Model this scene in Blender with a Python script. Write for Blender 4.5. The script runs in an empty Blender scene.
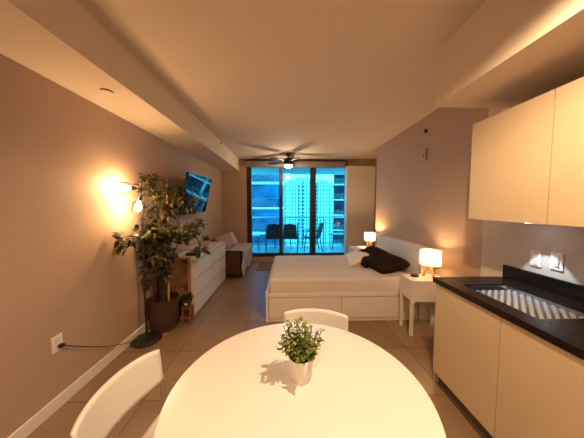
import bpy, bmesh, math, random
from mathutils import Vector, Matrix, noise
PI = math.pi
R = math.radians
random.seed(7)
scene = bpy.context.scene
COL = scene.collection
H = 1.52            # camera height
F = 226.5           # focal length in pixels of the 584 px wide frame

# ------------------------------------------------------------------ camera
cam_d = bpy.data.cameras.new('camera'); cam = bpy.data.objects.new('camera', cam_d); COL.objects.link(cam)
cam_d.sensor_width = 36; cam_d.lens = F/584*36; cam_d.clip_start = .02; cam_d.clip_end = 2000
cam.location = (0, 0, H)
cam.rotation_euler = (math.radians(90-3.41), 0, math.radians(-1.4585))
scene.camera = cam
RM = cam.rotation_euler.to_matrix()
def at(px, py, y):
    """world point seen at a pixel, at distance y into the room"""
    d = RM @ Vector(((px-292)/F, -(py-219)/F, -1))
    return Vector((0, 0, H)) + d*(y/d.y)

# ------------------------------------------------------------------ materials
MATS = {}
def mat(name, col, rough=.5, metal=0., spec=.5, bump=0., bscale=60., var=0., vscale=6., emit=None, estr=0., coat=0.):
    m = bpy.data.materials.new(name); m.use_nodes = True
    nt = m.node_tree; b = nt.nodes['Principled BSDF']
    b.inputs['Base Color'].default_value = (*col, 1); b.inputs['Roughness'].default_value = rough
    b.inputs['Metallic'].default_value = metal; b.inputs['Specular IOR Level'].default_value = spec
    b.inputs['Coat Weight'].default_value = coat
    tc = nt.nodes.new('ShaderNodeTexCoord')
    if var:
        n = nt.nodes.new('ShaderNodeTexNoise'); n.inputs['Scale'].default_value = vscale; n.inputs['Detail'].default_value = 4
        nt.links.new(tc.outputs['Object'], n.inputs['Vector'])
        r = nt.nodes.new('ShaderNodeValToRGB')
        r.color_ramp.elements[0].position = .3; r.color_ramp.elements[1].position = .7
        r.color_ramp.elements[0].color = (*[c*(1-var) for c in col], 1)
        r.color_ramp.elements[1].color = (*[min(1, c*(1+var)) for c in col], 1)
        nt.links.new(n.outputs['Fac'], r.inputs['Fac']); nt.links.new(r.outputs['Color'], b.inputs['Base Color'])
    if bump:
        n2 = nt.nodes.new('ShaderNodeTexNoise'); n2.inputs['Scale'].default_value = bscale; n2.inputs['Detail'].default_value = 3
        nt.links.new(tc.outputs['Object'], n2.inputs['Vector'])
        bp = nt.nodes.new('ShaderNodeBump'); bp.inputs['Strength'].default_value = bump; bp.inputs['Distance'].default_value = .01
        nt.links.new(n2.outputs['Fac'], bp.inputs['Height']); nt.links.new(bp.outputs['Normal'], b.inputs['Normal'])
    if emit:
        b.inputs['Emission Color'].default_value = (*emit, 1); b.inputs['Emission Strength'].default_value = estr
    MATS[name] = m
    return m

def glass_mat(name, tint, gloss=1.0, rough=.0, ior=1.4):
    """a thin pane: tinted see-through plus a mirror reflection that grows at grazing angles"""
    m = bpy.data.materials.new(name); m.use_nodes = True; nt = m.node_tree; nt.nodes.clear()
    o = nt.nodes.new('ShaderNodeOutputMaterial'); t = nt.nodes.new('ShaderNodeBsdfTransparent'); g = nt.nodes.new('ShaderNodeBsdfGlossy')
    t.inputs['Color'].default_value = (*tint, 1); g.inputs['Roughness'].default_value = rough
    g.inputs['Color'].default_value = (gloss, gloss, gloss, 1)
    fr = nt.nodes.new('ShaderNodeFresnel'); fr.inputs['IOR'].default_value = ior
    mx = nt.nodes.new('ShaderNodeMixShader')
    nt.links.new(fr.outputs[0], mx.inputs[0]); nt.links.new(t.outputs[0], mx.inputs[1]); nt.links.new(g.outputs[0], mx.inputs[2])
    nt.links.new(mx.outputs[0], o.inputs['Surface'])
    return m

def shade_mat(name, col, tr=.6):
    m = bpy.data.materials.new(name); m.use_nodes = True; nt = m.node_tree; nt.nodes.clear()
    o = nt.nodes.new('ShaderNodeOutputMaterial'); d = nt.nodes.new('ShaderNodeBsdfDiffuse'); t = nt.nodes.new('ShaderNodeBsdfTranslucent')
    d.inputs['Color'].default_value = (*col, 1); t.inputs['Color'].default_value = (*col, 1)
    mx = nt.nodes.new('ShaderNodeMixShader'); mx.inputs[0].default_value = tr
    nt.links.new(d.outputs[0], mx.inputs[1]); nt.links.new(t.outputs[0], mx.inputs[2]); nt.links.new(mx.outputs[0], o.inputs['Surface'])
    return m

def leaf_mat(name, c0, c1, rough=.4):
    m = bpy.data.materials.new(name); m.use_nodes = True; nt = m.node_tree; b = nt.nodes['Principled BSDF']
    g = nt.nodes.new('ShaderNodeNewGeometry'); r = nt.nodes.new('ShaderNodeValToRGB')
    r.color_ramp.elements[0].color = (*c0, 1); r.color_ramp.elements[1].color = (*c1, 1)
    nt.links.new(g.outputs['Random Per Island'], r.inputs['Fac']); nt.links.new(r.outputs['Color'], b.inputs['Base Color'])
    b.inputs['Roughness'].default_value = rough; b.inputs['Specular IOR Level'].default_value = .25
    return m

def tile_mat():
    m = mat('floor_tile', (.5, .4, .32), rough=.3)
    nt = m.node_tree; b = nt.nodes['Principled BSDF']
    tc = nt.nodes.new('ShaderNodeTexCoord'); sp = nt.nodes.new('ShaderNodeSeparateXYZ'); nt.links.new(tc.outputs['Object'], sp.inputs[0])
    def mth(op, a, bb=None):
        n = nt.nodes.new('ShaderNodeMath'); n.operation = op
        for i, v in enumerate((a, bb)):
            if v is None: continue
            if isinstance(v, (int, float)): n.inputs[i].default_value = v
            else: nt.links.new(v, n.inputs[i])
        return n.outputs[0]
    S = .6; hw = .0032
    masks = []; cells = []
    for ax, off in (('X', -1.115), ('Y', 1.705)):
        u = mth('DIVIDE', mth('SUBTRACT', sp.outputs[ax], off - 20*S), S)
        fr = mth('FRACT', u); cells.append(mth('FLOOR', u))
        d = mth('MINIMUM', fr, mth('SUBTRACT', 1., fr))
        masks.append(mth('LESS_THAN', d, hw/S))
    g = mth('MAXIMUM', masks[0], masks[1])
    cmb = nt.nodes.new('ShaderNodeCombineXYZ'); nt.links.new(cells[0], cmb.inputs[0]); nt.links.new(cells[1], cmb.inputs[1])
    wn = nt.nodes.new('ShaderNodeTexWhiteNoise'); nt.links.new(cmb.outputs[0], wn.inputs['Vector'])
    n = nt.nodes.new('ShaderNodeTexNoise'); n.inputs['Scale'].default_value = 5; n.inputs['Detail'].default_value = 6
    nt.links.new(tc.outputs['Object'], n.inputs['Vector'])
    f = mth('ADD', mth('MULTIPLY', wn.outputs['Value'], .35), mth('MULTIPLY', n.outputs['Fac'], .65))
    r = nt.nodes.new('ShaderNodeValToRGB')
    r.color_ramp.elements[0].position = .25; r.color_ramp.elements[0].color = (.20, .127, .072, 1)
    r.color_ramp.elements[1].position = .8; r.color_ramp.elements[1].color = (.30, .198, .117, 1)
    nt.links.new(f, r.inputs['Fac'])
    mx = nt.nodes.new('ShaderNodeMix'); mx.data_type = 'RGBA'
    nt.links.new(g, mx.inputs[0]); nt.links.new(r.outputs['Color'], mx.inputs[6]); mx.inputs[7].default_value = (.10, .065, .045, 1)
    nt.links.new(mx.outputs[2], b.inputs['Base Color'])
    nt.links.new(mth('ADD', mth('MULTIPLY', g, .4), .3), b.inputs['Roughness'])
    bp = nt.nodes.new('ShaderNodeBump'); bp.inputs['Strength'].default_value = .3; bp.inputs['Distance'].default_value = .002; bp.invert = True
    nt.links.new(g, bp.inputs['Height']); nt.links.new(bp.outputs['Normal'], b.inputs['Normal'])
    return m

def facade_mat(name, wall, win, sx, sz, wx, wz):
    """building facade: rows and columns of windows"""
    m = mat(name, wall, rough=.7)
    nt = m.node_tree; b = nt.nodes['Principled BSDF']
    tc = nt.nodes.new('ShaderNodeTexCoord'); sp = nt.nodes.new('ShaderNodeSeparateXYZ'); nt.links.new(tc.outputs['Object'], sp.inputs[0])
    def mth(op, a, bb=None):
        n = nt.nodes.new('ShaderNodeMath'); n.operation = op
        for i, v in enumerate((a, bb)):
            if v is None: continue
            if isinstance(v, (int, float)): n.inputs[i].default_value = v
            else: nt.links.new(v, n.inputs[i])
        return n.outputs[0]
    a = mth('LESS_THAN', mth('FRACT', mth('DIVIDE', mth('ADD', sp.outputs['X'], 1000*sx), sx)), wx)
    c = mth('LESS_THAN', mth('FRACT', mth('DIVIDE', mth('ADD', sp.outputs['Z'], 1000*sz), sz)), wz)
    g = mth('MULTIPLY', a, c)
    mx = nt.nodes.new('ShaderNodeMix'); mx.data_type = 'RGBA'
    nt.links.new(g, mx.inputs[0]); mx.inputs[6].default_value = (*wall, 1); mx.inputs[7].default_value = (*win, 1)
    nt.links.new(mx.outputs[2], b.inputs['Base Color'])
    return m

def wood_mat(name, c0, c1, scale=8, rough=.5, axis=(1, 1, 8)):
    m = mat(name, c0, rough=rough); nt = m.node_tree; b = nt.nodes['Principled BSDF']
    tc = nt.nodes.new('ShaderNodeTexCoord'); mp = nt.nodes.new('ShaderNodeMapping'); mp.inputs['Scale'].default_value = axis
    nt.links.new(tc.outputs['Object'], mp.inputs['Vector'])
    n = nt.nodes.new('ShaderNodeTexNoise'); n.inputs['Scale'].default_value = scale; n.inputs['Detail'].default_value = 5
    nt.links.new(mp.outputs['Vector'], n.inputs['Vector'])
    r = nt.nodes.new('ShaderNodeValToRGB'); r.color_ramp.elements[0].position = .3; r.color_ramp.elements[1].position = .7
    r.color_ramp.elements[0].color = (*c0, 1); r.color_ramp.elements[1].color = (*c1, 1)
    nt.links.new(n.outputs['Fac'], r.inputs['Fac']); nt.links.new(r.outputs['Color'], b.inputs['Base Color'])
    return m

def weave_mat(name, c0, c1, scale=60):
    m = mat(name, c0, rough=.85); nt = m.node_tree; b = nt.nodes['Principled BSDF']
    tc = nt.nodes.new('ShaderNodeTexCoord')
    w = nt.nodes.new('ShaderNodeTexWave'); w.bands_direction = 'Z'; w.inputs['Scale'].default_value = scale/4; w.inputs['Distortion'].default_value = 2
    w.inputs['Detail Scale'].default_value = 8
    nt.links.new(tc.outputs['Object'], w.inputs['Vector'])
    r = nt.nodes.new('ShaderNodeValToRGB'); r.color_ramp.elements[0].color = (*c0, 1); r.color_ramp.elements[1].color = (*c1, 1)
    nt.links.new(w.outputs['Fac'], r.inputs['Fac']); nt.links.new(r.outputs['Color'], b.inputs['Base Color'])
    bp = nt.nodes.new('ShaderNodeBump'); bp.inputs['Strength'].default_value = .6; bp.inputs['Distance'].default_value = .006
    nt.links.new(w.outputs['Fac'], bp.inputs['Height']); nt.links.new(bp.outputs['Normal'], b.inputs['Normal'])
    return m

WALL = mat('wall_paint', (.44, .305, .22), rough=.75, bump=.05, bscale=220)
CEIL = mat('ceiling_paint', (.68, .56, .44), rough=.8, bump=.04, bscale=180)
WALLK = mat('kitchen_wall_paint', (.58, .49, .43), rough=.7)
WALL2 = mat('bounce_cutting_brown', (.20, .15, .12), rough=.8)  # made-up dark tone for the unseen front wall, cuts bounced light
TRIM = mat('trim_paint', (.78, .72, .66), rough=.45)
FLOOR = tile_mat()
WHITE = mat('white_lacquer', (.72, .65, .57), rough=.36)
WHITE_PLASTIC = mat('white_plastic', (.80, .77, .72), rough=.35)
TABLE = mat('table_lacquer', (.78, .745, .705), rough=.3)
CABINET = mat('cream_gloss_front', (.62, .48, .31), rough=.22)
CARCASS = mat('cabinet_carcass', (.62, .54, .44), rough=.5)
DARKGAP = mat('dark_kick', (.10, .07, .05), rough=.7)
STONE = mat('dark_quartz', (.010, .006, .005), rough=.25, spec=.3, var=.25, vscale=90)
STEEL = mat('stainless_steel', (.62, .62, .63), rough=.28, metal=1)
MATGREY = mat('drying_mat_silver', (.17, .185, .21), rough=.45, metal=.3)
TRAYDARK = mat('tray_dark_grey', (.085, .08, .09), rough=.45, metal=.3)
BLACK = mat('black_metal', (.018, .014, .012), rough=.45)
BLACKP = mat('black_plastic', (.012, .012, .013), rough=.35)
SCREEN = mat('screen_glass', (.006, .007, .009), rough=.04, spec=1.0, coat=1.0)
THERMO = mat('beige_plastic', (.46, .36, .27), rough=.5)
BRONZE = mat('dark_bronze_frame', (.022, .018, .016), rough=.4)
CASSETTE = mat('blind_cassette_grey', (.21, .17, .15), rough=.6)
SHEET = mat('bed_sheet', (.60, .54, .50), rough=.9, bump=.25, bscale=14)
PILLOW_W = mat('white_cotton', (.76, .70, .63), rough=.9, bump=.15, bscale=30)
PILLOW_D = mat('dark_brown_fleece', (.022, .012, .008), rough=.95, spec=.1, bump=.5, bscale=120)
HEADB = mat('headboard_white', (.72, .66, .60), rough=.45)
WOODL = wood_mat('light_oak', (.62, .36, .14), (.74, .46, .20))
WOODB = wood_mat('carved_wood', (.33, .16, .065), (.46, .24, .10))
WOODD = mat('dark_recess_wood', (.10, .045, .02), rough=.8)
WOODR = wood_mat('reddish_wood', (.20, .055, .03), (.27, .08, .04))
SHADE = shade_mat('lamp_shade_linen', (.90, .82, .68), .38)
BULB = mat('warm_bulb', (1, .85, .6), emit=(1, .72, .38), estr=60)
FANGLASS = mat('lit_fan_glass', (1, .95, .9), emit=(1, .80, .58), estr=9)
CLEAR = glass_mat('clear_glass', (.985, .98, .97), ior=1.12)
TINT = glass_mat('cyan_tinted_glass', (.25, .74, .85), gloss=.9)
RAILGLASS = glass_mat('rail_glass', (.80, .92, .95), gloss=.8)
BASKET = weave_mat('basket_weave', (.045, .019, .009), (.085, .038, .017))
SOIL = mat('soil', (.03, .018, .012), rough=1, bump=.8, bscale=80)
BARK = wood_mat('bark', (.05, .028, .016), (.09, .055, .03), scale=20)
BAMBOO = wood_mat('bamboo_stake', (.55, .36, .16), (.62, .42, .2))
LEAFD = leaf_mat('rubber_leaf', (.006, .007, .003), (.085, .072, .016), .5)
LEAFS = leaf_mat('sprig_leaf', (.030, .065, .012), (.34, .40, .07), .45)
LEAFX = leaf_mat('small_dark_leaf', (.018, .025, .012), (.04, .05, .02), .5)
TERRA = mat('clay_pot', (.50, .32, .22), rough=.8)
CERAM = mat('white_ceramic', (.78, .74, .69), rough=.35)
SOFA = mat('sofa_brown_fabric', (.085, .035, .025), rough=.95, bump=.3, bscale=150)
THROW = mat('grey_throw', (.42, .385, .37), rough=1, bump=.6, bscale=40, var=.12, vscale=12)
CUSH = mat('blush_cushion', (.36, .22, .18), rough=.95, bump=.2, bscale=80)
CUSHW = mat('pale_cushion', (.58, .50, .46), rough=.95, bump=.2, bscale=80)
RUG = mat('brown_mat', (.17, .095, .06), rough=1, bump=.5, bscale=200, var=.3, vscale=25)
GREYSTEEL = mat('grey_steel_tube', (.34, .29, .25), rough=.4, metal=.5)
BALC = mat('balcony_tile', (.45, .5, .52), rough=.35)
CONC = mat('painted_concrete', (.50, .56, .58), rough=.8)
SLING = mat('dark_sling_fabric', (.035, .03, .035), rough=.8)
ALU = mat('grey_aluminium', (.55, .56, .57), rough=.4, metal=.5)
BLDGLASS = mat('blue_building_glass', (.015, .10, .22), rough=.6, spec=.1, var=.5, vscale=.5)
BLDDARK = mat('dark_building_glass', (.01, .03, .06), rough=.6, spec=.1, var=.5, vscale=.5)
TOWER = facade_mat('tower_facade', (.58, .64, .66), (.02, .12, .19), 2.9, 3.1, .40, .70)
TOWER2 = facade_mat('tower_bay_facade', (.62, .68, .70), (.03, .17, .25), 2.3, 3.1, .45, .72)

# ------------------------------------------------------------------ mesh builder
class MB:
    def __init__(s): s.bm = bmesh.new()
    def box(s, x0, x1, y0, y1, z0, z1, bev=0., seg=2):
        r = bmesh.ops.create_cube(s.bm, size=1.)
        vs = r['verts']
        for v in vs:
            v.co = Vector(((x0+x1)/2 + v.co.x*(x1-x0), (y0+y1)/2 + v.co.y*(y1-y0), (z0+z1)/2 + v.co.z*(z1-z0)))
        if bev:
            es = list({e for v in vs for e in v.link_edges})
            bmesh.ops.bevel(s.bm, geom=es, offset=bev, segments=seg, affect='EDGES', profile=.6)
        return s
    def cyl(s, x, y, z0, z1, r, r1=None, n=24):
        r1 = r if r1 is None else r1
        return s.lathe([(0, z0), (r, z0), (r1, z1), (0, z1)], (x, y), n)
    def lathe(s, prof, c=(0, 0), n=32):
        rows = []
        for (r, z) in prof:
            if r < 1e-6: rows.append([s.bm.verts.new((c[0], c[1], z))])
            else: rows.append([s.bm.verts.new((c[0]+r*math.cos(2*PI*k/n), c[1]+r*math.sin(2*PI*k/n), z)) for k in range(n)])
        for a, b in zip(rows, rows[1:]):
            for k in range(n):
                k2 = (k+1) % n
                if len(a) == 1 and len(b) == 1: continue
                if len(a) == 1: f = (a[0], b[k2], b[k])
                elif len(b) == 1: f = (a[k], a[k2], b[0])
                else: f = (a[k], a[k2], b[k2], b[k])
                s.bm.faces.new(f)
        return s
    def tube(s, pts, r, n=10, cap=True):
        pts = [Vector(p) for p in pts]; rows = []
        rr = r if isinstance(r, (list, tuple)) else [r]*len(pts)
        up = None
        for i, p in enumerate(pts):
            t = (pts[min(i+1, len(pts)-1)] - pts[max(i-1, 0)]).normalized()
            if up is None:
                up = Vector((0, 0, 1)) if abs(t.z) < .9 else Vector((1, 0, 0))
            a = t.cross(up).normalized(); b = a.cross(t).normalized(); up = b
            rows.append([s.bm.verts.new(p + a*math.cos(2*PI*k/n)*rr[i] + b*math.sin(2*PI*k/n)*rr[i]) for k in range(n)])
        for q, w in zip(rows, rows[1:]):
            for k in range(n):
                s.bm.faces.new((q[k], q[(k+1) % n], w[(k+1) % n], w[k]))
        if cap:
            s.bm.faces.new(rows[0]); s.bm.faces.new(rows[-1][::-1])
        return s
    def beam(s, a, b, w, h):
        """rectangular bar from a to b"""
        a = Vector(a); b = Vector(b); t = (b-a).normalized()
        up = Vector((0, 0, 1)) if abs(t.z) < .9 else Vector((0, 1, 0))
        u = t.cross(up).normalized(); v = u.cross(t).normalized()
        q = []
        for p in (a, b):
            q.append([s.bm.verts.new(p + u*i*w/2 + v*j*h/2) for i, j in ((-1, -1), (1, -1), (1, 1), (-1, 1))])
        for k in range(4): s.bm.faces.new((q[0][k], q[0][(k+1) % 4], q[1][(k+1) % 4], q[1][k]))
        s.bm.faces.new(q[0][::-1]); s.bm.faces.new(q[1])
        return s
    def grid(s, fn, nu, nv, closed_u=False):
        g = [[s.bm.verts.new(fn(i/nu, j/nv)) for j in range(nv+1)] for i in range(nu + (0 if closed_u else 1))]
        for i in range(nu):
            for j in range(nv):
                a = g[i]; b = g[(i+1) % len(g)]
                s.bm.faces.new((a[j], b[j], b[j+1], a[j+1]))
        return s
    def leaf(s, p, d, nrm, L, W, curl=.25):
        d = Vector(d).normalized(); n = Vector(nrm); w = d.cross(n)
        if w.length < 1e-4: w = d.orthogonal()
        w.normalize(); n = w.cross(d).normalized()
        rows = []
        for t, ww in ((0, .12), (.25, .82), (.55, 1.), (.82, .62), (1, .06)):
            c = Vector(p) + d*L*t - n*L*curl*t*t
            rows.append([s.bm.verts.new(c + w*ww*W/2 + n*W*.10*ww), s.bm.verts.new(c), s.bm.verts.new(c - w*ww*W/2 + n*W*.10*ww)])
        for a, b in zip(rows, rows[1:]):
            s.bm.faces.new((a[0], a[1], b[1], b[0])); s.bm.faces.new((a[1], a[2], b[2], b[1]))
        return s
    def build(s, name, m, parent=None, smooth=False, mods=None, solid=0., sub=0):
        bm = s.bm
        bmesh.ops.recalc_face_normals(bm, faces=bm.faces[:])
        me = bpy.data.meshes.new(name); bm.to_mesh(me); bm.free()
        if smooth:
            for p in me.polygons: p.use_smooth = True
            try: me.set_sharp_from_angle(angle=math.radians(40))
            except Exception: pass
        o = bpy.data.objects.new(name, me); COL.objects.link(o); me.materials.append(m)
        if solid:
            md = o.modifiers.new('thickness', 'SOLIDIFY'); md.thickness = solid; md.offset = 0
        if sub:
            md = o.modifiers.new('smooth', 'SUBSURF'); md.levels = sub; md.render_levels = sub
        if parent: o.parent = parent
        return o

def tag(o, label, cat, group=None, kind=None):
    o['label'] = label; o['category'] = cat
    if group: o['group'] = group
    if kind: o['kind'] = kind
    return o
def thing(name, label, cat, loc=(0, 0, 0), rotz=0., group=None):
    o = bpy.data.objects.new(name, None); COL.objects.link(o); o.empty_display_size = .1
    o.location = loc; o.rotation_euler = (0, 0, rotz)
    return tag(o, label, cat, group)
def struct(name, mb, m, parent=None, smooth=False):
    o = mb.build(name, m, parent, smooth)
    if parent is None: o['kind'] = 'structure'
    return o
def copy_tree(o, parent=None):
    c = o.copy(); COL.objects.link(c)
    if parent: c.parent = parent
    for ch in [q for q in bpy.data.objects if q.parent == o]: copy_tree(ch, c)
    return c
def lamp(name, loc, power, col, r=.03, kind='POINT', parent=None, **kw):
    d = bpy.data.lights.new(name, kind); d.energy = power; d.color = col; d.shadow_soft_size = r
    for k, v in kw.items(): setattr(d, k, v)
    o = bpy.data.objects.new(name, d); COL.objects.link(o); o.location = loc
    if parent: o.parent = parent
    return o

WARM = (1, .58, .25)
WARM2 = (1, .69, .41)

# ------------------------------------------------------------------ setting
XL, XR, XK, YB, YF, ZC = -1.719, 1.921, 1.87, 6.08, -3.2, 2.742
XA, YA = 2.45, 4.82     # alcove past the end of the right wall
struct('floor', MB().box(XL-.12, XA+.12, YF-.12, YB+.12, -.1, 0), FLOOR)
struct('ceiling', MB().box(XL-.12, XA+.12, YF-.12, YB+.12, ZC, ZC+.1), CEIL)
struct('wall_left', MB().box(XL-.12, XL, YF-.12, YB+.12, 0, ZC), WALL)
struct('wall_right', MB().box(XR, XA+.12, YF-.12, YA, 0, ZC), WALL)
struct('wall_alcove', MB().box(XA, XA+.12, YA, YB+.12, 0, ZC), WALL)
struct('wall_front', MB().box(XL, XR, YF-.12, YF, 0, ZC), WALL2)
DX0, DX1, DZ0, DZ1 = -1.047, 1.64, .14, 2.69
struct('wall_back', MB().box(XL, DX0, YB, YB+.12, 0, ZC).box(DX1, XA, YB, YB+.12, 0, ZC)
       .box(DX0, DX1, YB, YB+.12, 0, DZ0).box(DX0, DX1, YB, YB+.12, DZ1, ZC), WALL)
struct('wall_kitchen', MB().box(XK, XR, YF, 2.10, 0, ZC), WALLK)
struct('trim_1', MB().box(XL, -1.245, YF, YB, 2.435, ZC), CEIL)          # dropped soffit along the left wall
struct('trim_2', MB().box(1.195, XK, YF, 1.848, 2.31, ZC), CEIL)         # bulkhead over the kitchen
struct('baseboard_left', MB().box(XL, XL+.014, YF, YB, 0, .095, bev=.004), TRIM)
struct('baseboard_right', MB().box(XR-.014, XR, 2.10, YA, 0, .095, bev=.004), TRIM)
struct('baseboard_back', MB().box(XL+.014, DX0-.02, YB-.014, YB, 0, .095, bev=.004), TRIM)
struct('baseboard_front', MB().box(XL+.014, XK, YF, YF+.014, 0, .095, bev=.004), TRIM)

# sliding glass door
dr = struct('door_1', MB().box(DX0, -.927, YB-.005, YB+.11, DZ0, DZ1, bev=.004).box(1.588, DX1, YB-.005, YB+.11, DZ0, DZ1, bev=.004)
            .box(-.927, 1.588, YB-.005, YB+.11, DZ0, .185).box(-.927, 1.588, YB-.005, YB+.11, 2.60, DZ1), BRONZE)
for i, (a, b, yy) in enumerate(((-.96, -.100, .07), (-.190, .80, .03), (.642, 1.62, .07))):
    l, r = ((.035, .09), (.09, .16), (.16, .035))[i]
    p = MB().box(a, a+l, YB+yy-.015, YB+yy+.015, .185, 2.60).box(b-r, b, YB+yy-.015, YB+yy+.015, .185, 2.60)
    p.box(a+l, b-r, YB+yy-.015, YB+yy+.015, .185, .222).box(a+l, b-r, YB+yy-.015, YB+yy+.015, 2.56, 2.60)
    pn = p.build('door_panel', BRONZE, dr)
    MB().box(a+l, b-r, YB+yy-.003, YB+yy+.003, .222, 2.56).build('glass_pane', TINT, pn)
cs = thing('blind_cassette', 'long grey roller blind cassette above the sliding glass door', 'blind', (.297, YB-.06, 2.515))
MB().box(-1.36, 1.262, -.045, .045, 0, .155, bev=.008).build('cassette_cover', CASSETTE, cs)
MB().box(-1.37, 1.264, -.05, .05, .157, .190).build('top_rail', BRONZE, cs)  # dark strip standing in for the shaded gap above the cassette

# ------------------------------------------------------------------ kitchen
def base_cabinet(y1, w, label):
    t = thing('base_cabinet', label, 'cabinet', (1.275, y1, 0), 0, 'cream kitchen base cabinets')
    MB().box(0, .59, -w+.001, -w+.019, .112, .872).box(0, .59, -.019, -.001, .112, .872).box(0, .59, -w+.019, -.019, .112, .13).box(.578, .59, -w+.019, -.019, .13, .872).build('body', CARCASS, t)
    MB().box(.035, .06, -w+.001, -.001, .001, .111).build('toe_kick', DARKGAP, t)
    MB().box(-.021, -.001, -w+.0025, -.0025, .112, .868, bev=.002).build('door', CABINET, t)
    return t
c1 = base_cabinet(1.833, .575, 'cream gloss base cabinet at the end of the counter beside the nightstand')
MB().box(.001, .59, 0, .018, .001, .872).build('end_panel', CABINET, c1)
base_cabinet(1.257, .575, 'cream gloss base cabinet under the sink, second from the nightstand')
base_cabinet(.681, .575, 'cream gloss base cabinet nearest the camera under the dark worktop')
# worktop with a cut-out
SX0, SX1, SY0, SY1 = 1.352, 1.695, 1.14, 1.672
wt = thing('worktop', 'dark brown polished stone kitchen worktop around the sink', 'worktop', (0, 0, .875))
w = MB()
w.box(1.2416, SX0, .06, 1.858, 0, .04, bev=.003).box(SX1, XK-.001, .06, 1.858, 0, .04, bev=.003)
w.box(SX0, SX1, .06, SY0, 0, .04).box(SX0, SX1, SY1, 1.858, 0, .04)
w.build('slab', STONE, wt)
MB().box(XK-.026, XK-.001, .06, 1.856, .041, .143, bev=.002).build('backsplash', STONE, wt)
sk = thing('sink', 'stainless steel undermount sink set in the dark worktop', 'sink', ((SX0+SX1)/2, (SY0+SY1)/2, .70))
hx, hy = (SX1-SX0)/2-.002, (SY1-SY0)/2-.002
b = MB().box(-hx, hx, -hy, hy, .0, .006).box(-hx, -hx+.004, -hy, hy, .006, .205).box(hx-.004, hx, -hy, hy, .006, .205)
b.box(-hx, hx, -hy, -hy+.004, .006, .205).box(-hx, hx, hy-.004, hy, .006, .205)
b.build('basin', STEEL, sk)
MB().lathe([(0, .008), (.03, .008), (.042, .010), (.045, .007)]).build('drain', STEEL, sk, True)
# ledge bars carry the studded drying tray
for q_ in (-1, 1): MB().box(q_*(hx-.012)-.008, q_*(hx-.012)+.008, -hy+.004, hy-.004, .175, .185).build('ledge', STEEL, sk)
dt = thing('drying_tray', 'silver drying tray with a diamond stud pattern lying over the sink', 'tray', ((SX0+SX1)/2, (SY0+SY1)/2, .8855))
MB().box(-hx+.006, hx-.006, -hy+.006, hy-.05, 0, .003).build('tray_sheet', TRAYDARK, dt)
dm = MB()
c = .047
for i in range(-14, 15):
    for j in range(-14, 15):
        x = (i+j)*c/2; y = (i-j)*c/2 - .02
        q = c*.36
        if abs(x) > hx-.006-q or y < -hy+.006+q or y > hy-.05-q: continue
        v = [dm.bm.verts.new((x+a*q, y+b*q, .0031)) for a, b in ((1, 0), (0, 1), (-1, 0), (0, -1))]
        u = [dm.bm.verts.new((x+a*q*.30, y+b*q*.30, .013)) for a, b in ((1, 0), (0, 1), (-1, 0), (0, -1))]
        for k in range(4): dm.bm.faces.new((v[k], v[(k+1) % 4], u[(k+1) % 4], u[k]))
        dm.bm.faces.new(u)
dm.build('stud_pattern', MATGREY, dt)

def wall_cabinet(y1, w, label):
    t = thing('wall_cabinet', label, 'cabinet', (1.5156, y1, 1.413), 0, 'cream kitchen wall cabinets')
    MB().box(.021, .352, -w+.001, -.001, .002, .762).build('body', CARCASS, t)
    MB().box(0, .019, -w+.002, -.002, -.004, .764, bev=.002).build('door', CABINET, t)
    return t
wc = wall_cabinet(1.848, .57, 'cream wall cabinet farthest from the camera, its end toward the bed')
wall_cabinet(1.277, .57, 'cream wall cabinet above the sink, next to the end one')
wall_cabinet(.706, .57, 'cream wall cabinet nearest the camera')
pk = thing('puck_light', 'small cool white puck light under the wall cabinet above the sink', 'light', (1.72, 1.55, 1.389))
MB().cyl(0, 0, .010, .0245, .035).build('housing', ALU, pk, True)
MB().cyl(0, 0, .006, .0098, .028).build('lens', mat('cool_led', (1, 1, 1), emit=(.85, .93, 1), estr=12), pk, True)

def wall_plate(name, y, z, label, kind, side='R', x=None, sz=(.075, .12), grp=None):
    """plate standing on a side wall"""
    x = (XK if side == 'R' else XL) if x is None else x
    t = thing(name, label, 'outlet' if kind != 'switch' else 'switch', (x, y, z), 0 if side == 'R' else PI, grp)
    MB().box(-.008, -.0005, -sz[0]/2, sz[0]/2, -sz[1]/2, sz[1]/2, bev=.003).build('cover_plate', TRIM, t)
    if kind == 'switch':
        MB().box(-.014, -.0082, -.017, .017, -.034, .034, bev=.002).build('rocker', WHITE, t)
    else:
        for s_ in (-1, 1):
            MB().box(-.011, -.0082, -.017, .017, s_*.026-.017, s_*.026+.017, bev=.004).build('socket', WHITE, t)
    return t
for (px, py, kd, lb) in ((536.5, 258.5, 'outlet', 'white double outlet on the kitchen wall, the one nearer the bed'),
                         (557.5, 261.5, 'switch', 'white rocker switch plate on the kitchen wall, right of the outlet')):
    p = at(px, py, 1.0); k = XK/p.x
    wall_plate('wall_outlet' if kd == 'outlet' else 'light_switch', k, H+(p.z-H)*k, lb, kd)

# fittings on the long right wall
p = at(425, 155, 1.0); k = XR/p.x
th = thing('thermostat', 'small beige wall thermostat on the right wall above the headboard', 'thermostat', (XR, k, H+(p.z-H)*k))
MB().box(-.022, -.0005, -.045, .045, -.075, .075, bev=.005).build('housing', THERMO, th)
MB().box(-.028, -.0222, -.018, .012, -.045, .03, bev=.002).build('display', mat('brown_plastic', (.25, .15, .10)), th)
p = at(426.5, 131, 1.0); k = XR/p.x
sn = thing('wall_sensor', 'small round black sensor high on the right wall above the thermostat', 'sensor', (XR, k, H+(p.z-H)*k))
q = MB(); q.lathe([(0, 0), (.026, 0), (.024, .02), (.012, .03), (0, .031)], n=20)
so = q.build('dome', BLACKP, sn, True); so.rotation_euler = (0, -PI/2, 0); so.location = (-.0005, 0, 0)

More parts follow.
